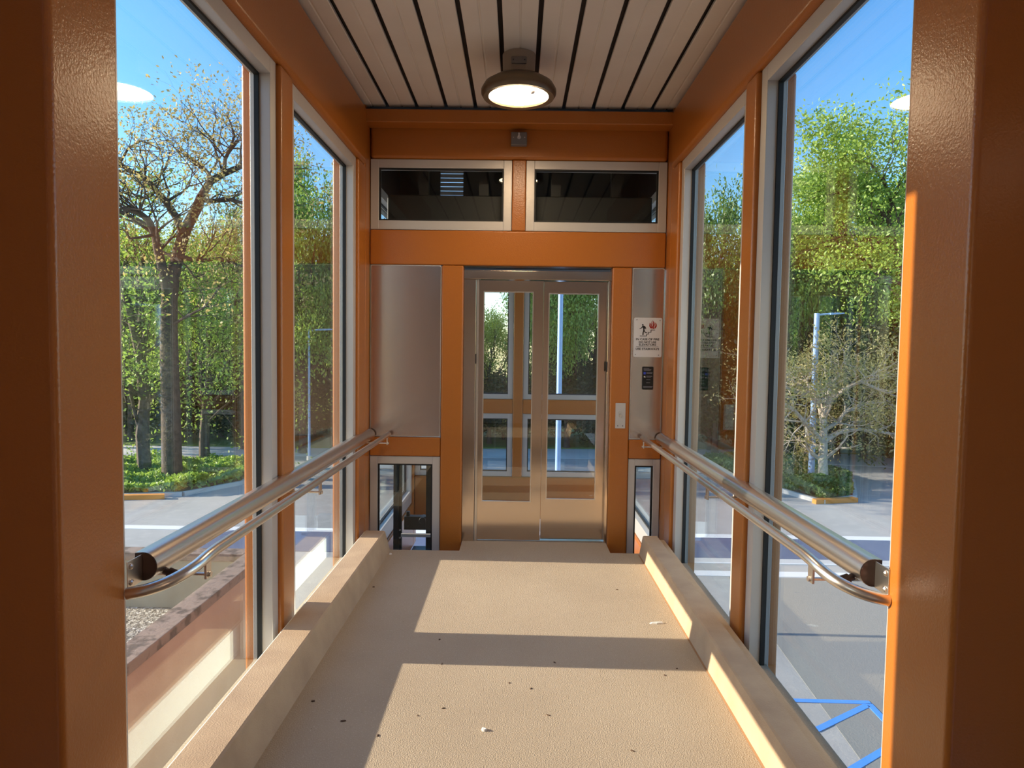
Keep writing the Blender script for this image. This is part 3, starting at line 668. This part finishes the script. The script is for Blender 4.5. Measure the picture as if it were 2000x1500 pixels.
def in_poly(p, poly):
    c = False; j = len(poly) - 1
    for i in range(len(poly)):
        if (poly[i][1] > p[1]) != (poly[j][1] > p[1]) and p[0] < (poly[j][0] - poly[i][0]) * (p[1] - poly[i][1]) / (poly[j][1] - poly[i][1]) + poly[i][0]: c = not c
        j = i
    return c
def ground_cover(poly, n, h, size, mm, label, soil_label, curb_label):
    e = slab('planting_island', poly, G, 0.12, soil_m, soil_label, 'planting bed')
    cx = sum(p[0] for p in poly) / len(poly); cy = sum(p[1] for p in poly) / len(poly)
    big = [(cx + (p[0] - cx) * 1.0, cy + (p[1] - cy) * 1.0) for p in poly]
    m = MB()
    for i in range(len(big)):
        a = Vector(big[i]); b = Vector(big[(i + 1) % len(big)]); d = (b - a).normalized(); nn = Vector((d.y, -d.x))
        if nn.dot(Vector((cx, cy)) - a) > 0: nn = -nn
        m.prism([tuple(a + nn * 0.001), tuple(b + nn * 0.001), tuple(b + nn * 0.15), tuple(a + nn * 0.15)], 'z', G, G + 0.14)
    part(m, 'curb_edge', road_m, e)
    xs0, xs1 = min(p[0] for p in poly), max(p[0] for p in poly); ys0, ys1 = min(p[1] for p in poly), max(p[1] for p in poly)
    P = []
    while len(P) < n:
        q = (random.uniform(xs0, xs1), random.uniform(ys0, ys1))
        if in_poly(q, poly):
            hh = h * (0.6 + 0.4 * math.sin(q[0] * 2.3) * math.cos(q[1] * 1.7))
            P.append((q[0], q[1], G + 0.12 + random.random() ** 0.5 * hh))
    o = bpy.data.objects.new('ground_cover', leaf_mesh('ground_cover', np.array(P), size, mm)); COL.objects.link(o)
    tag(o, label, 'ground cover', kind='stuff')
ISL_L = [(-24, 24.0), (-13.6, 22.9), (-11.6, 23.4), (-10.4, 25.4), (-10.6, 27.6), (-11.8, 28.9), (-17, 29.6), (-24, 29.6)]
ISL_R = [(10.7, 23.7), (12.1, 24.3), (14.2, 27.4), (14.0, 30.5), (12.6, 32.0), (11.2, 31.0), (10.2, 26.5)]
ISL_R = [(10.7, 23.7), (12.2, 24.5), (13.6, 27.5), (13.6, 31.6), (9.0, 32.4), (8.4, 31.0), (9.6, 27.0)]
ground_cover(ISL_L, 26000, 0.55, 0.13, leaf_green, 'low green shrub planting around the left parking trees', 'curbed planting island under the left parking trees', '')
ground_cover(ISL_R, 15000, 0.50, 0.12, leaf_dark, 'low dark green planting around the small spreading tree', 'curbed planting island under the small spreading tree', '')
slab('curb_marking', [(10.45, 23.5), (12.1, 23.9), (12.0, 24.15), (10.4, 23.72)], G, 0.16, orange_curb, 'orange painted curb nose of the right planting island', 'ground marking')
slab('curb_marking', [(-13.6, 22.45), (-11.9, 22.75), (-12.0, 22.95), (-13.6, 22.72)], G, 0.16, orange_curb, 'orange painted curb nose of the left planting island', 'ground marking')

# ---------------------------------------------------------------- trees
def grow(m, p, d, r, L, lvl, tips, rnd, maxl, seg=6, up=0.12, spread=0.6, kids=3, mids=None):
    pts = [p]; rad = [r]; k = 3; dd = d.copy()
    for i in range(k):
        dd = (dd + Vector((rnd.gauss(0, .16), rnd.gauss(0, .16), rnd.gauss(up * .4, .10)))).normalized()
        pts.append(pts[-1] + dd * L / k); rad.append(r * (1 - 0.45 * (i + 1) / k))
    m.tube(pts, rad, max(3, seg - lvl), caps=False)
    if lvl >= maxl: tips.append(pts[-1]); tips.append(pts[-2]); return
    if lvl >= maxl - 1: tips.append(pts[-1])
    nk = kids + (1 if rnd.random() < 0.4 else 0)
    for j in range(nk):
        at = pts[-1] if j < 2 else pts[rnd.choice((1, 2))]
        ax = Vector((rnd.gauss(0, 1), rnd.gauss(0, 1), rnd.gauss(0.15, .6))).normalized()
        nd = (dd + ax * spread * rnd.uniform(.7, 1.4) + Vector((0, 0, up))).normalized()
        grow(m, at, nd, r * rnd.uniform(.48, .62), L * rnd.uniform(.62, .82), lvl + 1, tips, rnd, maxl, seg, up, spread, kids)
def leaves_at(tips, per, rad, size, mm, name, squash=0.8):
    T = np.array([tuple(t) for t in tips])
    C = np.repeat(T, per, axis=0)
    C = C + rng.normal(size=C.shape) * rad * np.array([1, 1, squash])
    return leaf_mesh(name, C, size, mm)
def make_tree(name, h, seed, mm, leaf=0.20, per=26, crad=0.5, trunk=0.25, first=0.28, maxl=4, spread=0.62, up=0.12, kids=3, bk=None):
    rnd = random.Random(seed); m = MB(); tips = []
    base = Vector((0, 0, 0)); t1 = Vector((rnd.uniform(-.2, .2), rnd.uniform(-.2, .2), h * first)); t2 = t1 + Vector((rnd.uniform(-.4, .4), rnd.uniform(-.4, .4), h * 0.22))
    m.tube([base, base.lerp(t1, .1), t1, t2], [trunk * 1.35, trunk, trunk * .85, trunk * .6], 10, caps=False)
    for at, n in ((t1, 3), (t1.lerp(t2, .5), 3), (t2, 4)):
        for k in range(n):
            a = rnd.uniform(0, 6.28); el = rnd.uniform(0.25, 0.8) if at is not t2 else rnd.uniform(0.6, 1.3)
            d = Vector((math.cos(a) * math.cos(el), math.sin(a) * math.cos(el), math.sin(el)))
            grow(m, at, d, trunk * .45, h * rnd.uniform(.18, .25), 1, tips, rnd, maxl, 6, up, spread, kids)
    zt = max(t.z for t in tips); k = h / zt
    m.v = [(x * (1 + (k - 1) * .6), y * (1 + (k - 1) * .6), z * k) for x, y, z in m.v]
    tips = [Vector((t.x * (1 + (k - 1) * .6), t.y * (1 + (k - 1) * .6), t.z * k)) for t in tips]
    root = empty(name, (0, 0, 0))
    tr = part(m, 'trunk', bk or bark, root, smooth=True, fix=False)
    fo = bpy.data.objects.new('foliage', leaves_at(tips, per, crad, leaf, mm, 'foliage')); COL.objects.link(fo); fo.parent = root
    return root
def copy_tree(o):
    c = o.copy(); COL.objects.link(c)
    for ch in o.children:
        d = ch.copy(); COL.objects.link(d); d.parent = c
    return c
protos = {
    'green': make_tree('woodland_tree', 11, 3, leaf_green, per=34, leaf=0.115, crad=0.42),
    'dark': make_tree('woodland_tree', 11, 8, leaf_dark, per=40, leaf=0.12, crad=0.45),
    'yellow': make_tree('woodland_tree', 11, 15, leaf_yellow, per=30, leaf=0.11, crad=0.40),
    'olive': make_tree('woodland_tree', 11, 21, leaf_olive, per=20, leaf=0.10, crad=0.42, kids=3),
    'bush': make_tree('woodland_shrub', 5, 33, leaf_deep, per=34, leaf=0.12, crad=0.40, trunk=0.10, first=0.08, spread=0.8, kids=3),
}
used = set()
KIND = {'green': 'fresh green tree', 'dark': 'dense dark green tree', 'yellow': 'bright yellow green tree', 'olive': 'thinly leafed olive tree', 'bush': 'dark understory shrub'}
def px_of(X, Y): return 1011 + 1330 * X / Y
def where(X, Y):
    p = px_of(X, Y)
    if p < 500: s = 'in the near left window'
    elif p < 700: s = 'in the far left window'
    elif p < 1180: s = 'in the door glass'
    elif p < 1450: s = 'in the far right window'
    else: s = 'in the near right window'
    return s
def place(kind, px, Y, ztop, depthword, extra=''):
    src = protos[kind]
    o = src if kind not in used else copy_tree(src); used.add(kind)
    X = (px - 1011) / 1330 * Y
    hgt = 11 if kind != 'bush' else 5
    s = (ztop - G) / hgt
    o.location = (X, Y, G + 0.04); sw = 0.62 * s ** 0.5 if kind != 'bush' else max(1.0, s)
    o.scale = (sw, sw, s); o.rotation_euler = (0, 0, random.uniform(0, 6.28))
    lab = '%s %s %s%s' % (KIND[kind], depthword, where(X, Y), extra)
    return tag(o, lab, 'shrub' if kind == 'bush' else 'tree', 'woodland shrubs' if kind == 'bush' else 'woodland trees')
T = [  # kind, px, Y, z of top, depth, extra words
    ('green', 250, 36, 8.4, 'behind the island,', ' at its left edge'), ('yellow', 330, 41, 8.8, 'far back', ' left of the oak trunk'), ('green', 430, 38, 8.6, 'behind the oak', ' right of its trunk'),
    ('olive', 475, 34, 8.6, 'behind the oak', ' near the window frame'), ('dark', 395, 50, 9.0, 'deep in the wood', ''), ('yellow', 470, 46, 8.6, 'deep in the wood', ' near the frame'),
    ('green', 590, 33, 10.6, 'standing tall', ' at its left'), ('dark', 655, 34, 9.6, 'standing tall', ' beside the shaft'), ('olive', 625, 44, 9.6, 'far back', ''), ('yellow', 690, 40, 8.6, 'far back', ''),
    ('dark', 700, 40, 7.0, 'mostly hidden', ' left of the doors'), ('yellow', 958, 37, 3.7, 'of modest height', ' in the left leaf'), ('green', 900, 42, 3.6, 'low and far', ' at its left edge'),
    ('green', 1055, 40, 6.4, 'rising', ' between the two leaves'), ('green', 1110, 36, 8.6, 'rising', ' in the right leaf'), ('green', 1160, 38, 9.2, 'rising', ' at its right edge'), ('dark', 1250, 42, 9.0, 'far back', ' past the doors'),
    ('dark', 1400, 35, 9.6, 'standing close', ' near the elevator'), ('green', 1350, 40, 10.6, 'far back', ' near the elevator'), ('olive', 1440, 37, 9.0, 'behind the spreading tree', ' by the post'),
    ('green', 1520, 36, 10.6, 'tall beyond the island', ' by the frame'), ('dark', 1600, 38, 7.5, 'tall beyond the island', ''), ('green', 1585, 38, 11.6, 'tallest past the lamp', ''), ('olive', 1655, 38, 8.6, 'in the gap', ' by the lamp'),
    ('green', 1710, 40, 7.4, 'low', ' right of the lamp'), ('green', 1745, 35, 11.6, 'tall', ' beside the wide column'), ('yellow', 1980, 33, 10.0, 'beyond the wide right column', ''), ('green', 2120, 33, 10.0, 'further right of the wide right column', ''), ('green', 60, 34, 9.0, 'beyond the wide left column', ''), ('dark', -80, 34, 9.0, 'further left of the wide left column', ''), ('dark', 1690, 46, 7.0, 'far back', ' right of the lamp'), ('dark', 1530, 44, 6.5, 'deep inside', ' by the frame'),
    ('olive', 1800, 36, 10.0, 'standing', ' just past the wide column'), ('dark', 200, 40, 8.0, 'standing', ' just past the wide column'),
]
for t in T:
    place(*t)
i = 0
for px in list(range(180, 1380, 62)) + list(range(1390, 1900, 50)):
    Y = (37.5 + (i % 3) * 1.3) if px < 1380 else (36.2 - (px - 1380) * 0.008 + (i % 2) * 1.0)
    o = place('bush', px, Y, random.uniform(-0.4, 1.2) if px < 1380 else random.uniform(2.0, 3.2), '', '')
    o['label'] = 'dark understory shrub at the foot of the wood, number %d from the left' % (i + 1)
    nth = ['first', 'second', 'third', 'fourth', 'fifth', 'sixth', 'seventh', 'eighth', 'ninth', 'tenth', 'eleventh', 'twelfth', 'thirteenth', 'fourteenth', 'fifteenth', 'sixteenth', 'seventeenth', 'eighteenth', 'nineteenth', 'twentieth', 'twenty-first', 'twenty-second', 'twenty-third', 'twenty-fourth', 'twenty-fifth', 'twenty-sixth', 'twenty-seventh', 'twenty-eighth', 'twenty-ninth', 'thirtieth', 'thirty-first', 'thirty-second'][i]
    o['label'] = 'dark shrub at the foot of the wood, %s from the left' % nth
    i += 1

# drawn trees: limbs given as traced polylines at a given distance, each point with its own depth offset
def unproj(px, py, Y):
    v = Vector((px - 1000, 750 - py, F)); d = Rw @ v
    return Vector((0, 0, CAMZ)) + d * (Y / d.y)
def drawn_tree(name, limbs, Y, mm, leafsize, per, crad, label, cat, bk, seed, twigL=1.5, maxl=3, extra=2, spread=0.7, up=0.1, depth=1.5, seg=9):
    rnd = random.Random(seed); m = MB(); tips = []
    root_p = unproj(*limbs[0][0][0], Y)
    for li_, (pts, r0, r1, dz) in enumerate(limbs):
        n = len(pts); P3 = []; R3 = []
        for i, (a, b) in enumerate(pts):
            P3.append(unproj(a, b, Y + dz * i / max(1, n - 1) * depth)); R3.append(r0 + (r1 - r0) * i / (n - 1))
        if li_ == 0: P3[0].z = min(P3[0].z, G)
        m.tube(P3, R3, seg, caps=False)
        if r1 < 0.14:
            for i in range(max(1, n // 3), n):
                for k in range(extra):
                    dd = (P3[i] - P3[i - 1]).normalized()
                    ax = Vector((rnd.gauss(0, 1), rnd.gauss(0, 1), rnd.gauss(0.2, .8))).normalized()
                    grow(m, P3[i], (dd * .6 + ax).normalized(), R3[i] * .45, twigL * rnd.uniform(.7, 1.2), 1, tips, rnd, maxl, 5, up, spread, 2)
    base = Vector((root_p.x, Y, G))
    e = empty(name, base, label, cat)
    m.build('trunk', bk, e, smooth=True, fix=False, origin=base)
    me = leaves_at(tips, per, crad, leafsize, mm, 'foliage')
    fo = bpy.data.objects.new('foliage', me); COL.objects.link(fo); fo.parent = e; fo.location = -base
    return e
oak = [
    ([(338, 948), (336, 900), (334, 800), (331, 700), (330, 640), (331, 585), (336, 545)], 0.38, 0.27, 0),
    ([(331, 590), (318, 525), (309, 490), (303, 458), (290, 430), (272, 415), (240, 408)], 0.19, 0.08, -1),
    ([(303, 458), (285, 440), (260, 425), (232, 412), (205, 405)], 0.12, 0.05, 0.5),
    ([(336, 545), (350, 490), (360, 455), (372, 430), (386, 405), (393, 385)], 0.24, 0.17, 0.4),
    ([(393, 385), (410, 355), (435, 340), (470, 325), (500, 316), (530, 318)], 0.16, 0.06, 0.8),
    ([(393, 390), (410, 393), (450, 390), (490, 400), (520, 420)], 0.10, 0.04, -0.8),
    ([(357, 455), (345, 425), (325, 395), (305, 372), (290, 355), (270, 340), (232, 322), (210, 300)], 0.15, 0.05, -0.6),
    ([(410, 355), (408, 340), (395, 325), (383, 315), (360, 300)], 0.09, 0.03, 0.6),
    ([(437, 338), (440, 310), (450, 290), (462, 275), (485, 270)], 0.08, 0.03, -0.5),
    ([(450, 290), (458, 265), (452, 245), (445, 228)], 0.05, 0.02, 0.3),
    ([(350, 500), (385, 510), (430, 505), (470, 520), (500, 515)], 0.09, 0.04, 0.9),
    ([(330, 640), (360, 620), (400, 600), (430, 560)], 0.06, 0.03, -0.7),
    ([(232, 322), (250, 290), (275, 275), (300, 285)], 0.05, 0.02, -0.9),
]
drawn_tree('oak_tree', oak, 25.3, leaf_tan, 0.085, 4, 0.24, 'big bare-limbed oak with sparse tan new leaves on the left island', 'tree', bark, 4, twigL=1.15, maxl=3, extra=3, spread=0.8)
lean = [([(284, 932), (278, 850), (283, 780), (275, 700), (262, 640), (250, 590), (238, 560)], 0.27, 0.12, 0),
        ([(275, 700), (276, 640), (276, 590), (272, 540), (280, 500)], 0.17, 0.09, 0.7), ([(276, 610), (300, 590), (315, 560), (310, 530)], 0.07, 0.03, -0.5), ([(278, 860), (262, 800), (250, 740), (242, 700)], 0.08, 0.04, -0.5)]
drawn_tree('parking_tree', lean, 26.7, leaf_green, 0.10, 10, 0.38, 'forked green tree left of the big oak on the left island', 'tree', bark, 6, twigL=1.5, maxl=3, extra=3)
young = [([(400, 910), (399, 860), (402, 800), (410, 740), (412, 690), (408, 640)], 0.24, 0.10, 0), ([(402, 790), (380, 760), (365, 720), (370, 680)], 0.08, 0.04, -0.6), ([(410, 750), (440, 715), (460, 690), (480, 660)], 0.09, 0.04, 0.6), ([(401, 830), (430, 800), (455, 780)], 0.06, 0.03, -0.6)]
drawn_tree('parking_tree', young, 29.0, leaf_green, 0.10, 13, 0.40, 'full green tree right of the big oak on the left island', 'tree', bark, 9, twigL=1.5, maxl=3, extra=4)
small = [([(1608, 945), (1607, 900), (1608, 862), (1608, 820), (1612, 790)], 0.20, 0.11, 0),
         ([(1607, 865), (1590, 845), (1572, 825), (1550, 800), (1525, 785), (1505, 780)], 0.11, 0.04, -1.0),
         ([(1609, 862), (1640, 843), (1675, 838), (1710, 842), (1738, 846)], 0.11, 0.04, 0.8),
         ([(1608, 830), (1600, 790), (1590, 770), (1575, 745), (1545, 735)], 0.10, 0.04, 0.9),
         ([(1610, 800), (1625, 780), (1650, 760), (1680, 745), (1715, 760), (1735, 768)], 0.10, 0.04, -0.8),
         ([(1609, 840), (1635, 825), (1650, 805), (1680, 790), (1720, 785)], 0.09, 0.04, 0.3),
         ([(1612, 790), (1620, 760), (1640, 730), (1650, 715)], 0.08, 0.03, 0.2), ([(1606, 875), (1580, 862), (1560, 860), (1530, 830)], 0.06, 0.03, 0.8),
         ([(1600, 790), (1580, 770), (1550, 765), (1520, 750)], 0.06, 0.03, -0.6)]
drawn_tree('spreading_tree', small, 26.8, leaf_pale, 0.075, 7, 0.22, 'small flat-crowned spreading tree with pale bare branches on the right island', 'tree', bark_pale, 12, twigL=0.85, maxl=3, extra=4, spread=0.8, up=0.04)
edge = [([(1770, 560), (1745, 470), (1735, 430), (1710, 400), (1680, 380), (1650, 378)], 0.16, 0.05, 0), ([(1745, 480), (1700, 470), (1660, 455), (1620, 470)], 0.10, 0.04, 0.6), ([(1735, 430), (1740, 390), (1725, 350), (1700, 320)], 0.10, 0.04, -0.5), ([(1770, 560), (1720, 540), (1680, 500), (1640, 480), (1610, 440)], 0.11, 0.03, 0.8)]
edge[0][0].insert(0, (1775, 930))
drawn_tree('leaning_tree', edge, 28.0, leaf_green, 0.10, 30, 0.42, 'tall tree with long slanting limbs beside the wide right column', 'tree', bark, 14, twigL=1.3, maxl=3, extra=4)

# ---------------------------------------------------------------- lamp posts
def lamp_post(x, y, h, r, label, arm=True, slab_=True):
    e = empty('lamp_post', (x, y, G + .1), label, 'lamp post')
    m = MB(); m.tube([(x, y, G + .1), (x, y, G + h)], [r, r * .8], 12); part(m, 'pole', pole_m, e, smooth=True)
    m = MB(); m.tube([(x, y, G + .1), (x, y, G + .3)], r * 1.9, 16); part(m, 'base', road_m, e)
    if arm:
        m = MB(); m.tube([(x, y, G + h - .08), (x + .45, y, G + h - .02), (x + .95, y, G + h)], .04, 8)
        a = part(m, 'arm', pole_m, e, smooth=True)
        m = MB(); m.prism([(x + .5, G + h - .06), (x + 1.05, G + h - .02), (x + 1.05, G + h + .03), (x + .5, G + h + .02)], 'y', y - .12, y + .12); part(m, 'lamp_head', pole_m, a)
    return e
lp = lamp_post(12.02, 27.6, 6.85, 0.13, 'pale blue grey lamp post behind the small spreading tree')
m = MB(); m.box(11.72, 11.90, 27.5, 27.62, G + 1.6, G + 2.4); part(m, 'meter_box', road_m, lp)
lamp_post(0.78, 12.6, 8.5, 0.055, 'light blue pole seen through the right elevator door leaf', arm=False)
lamp_post(-13.05, 25.2, 5.4, 0.07, 'thin pale pole left of the big oak trunk', arm=False)
lamp_post(-9.35, 30.5, 6.0, 0.06, 'thin grey pole seen through the far left window', arm=True)
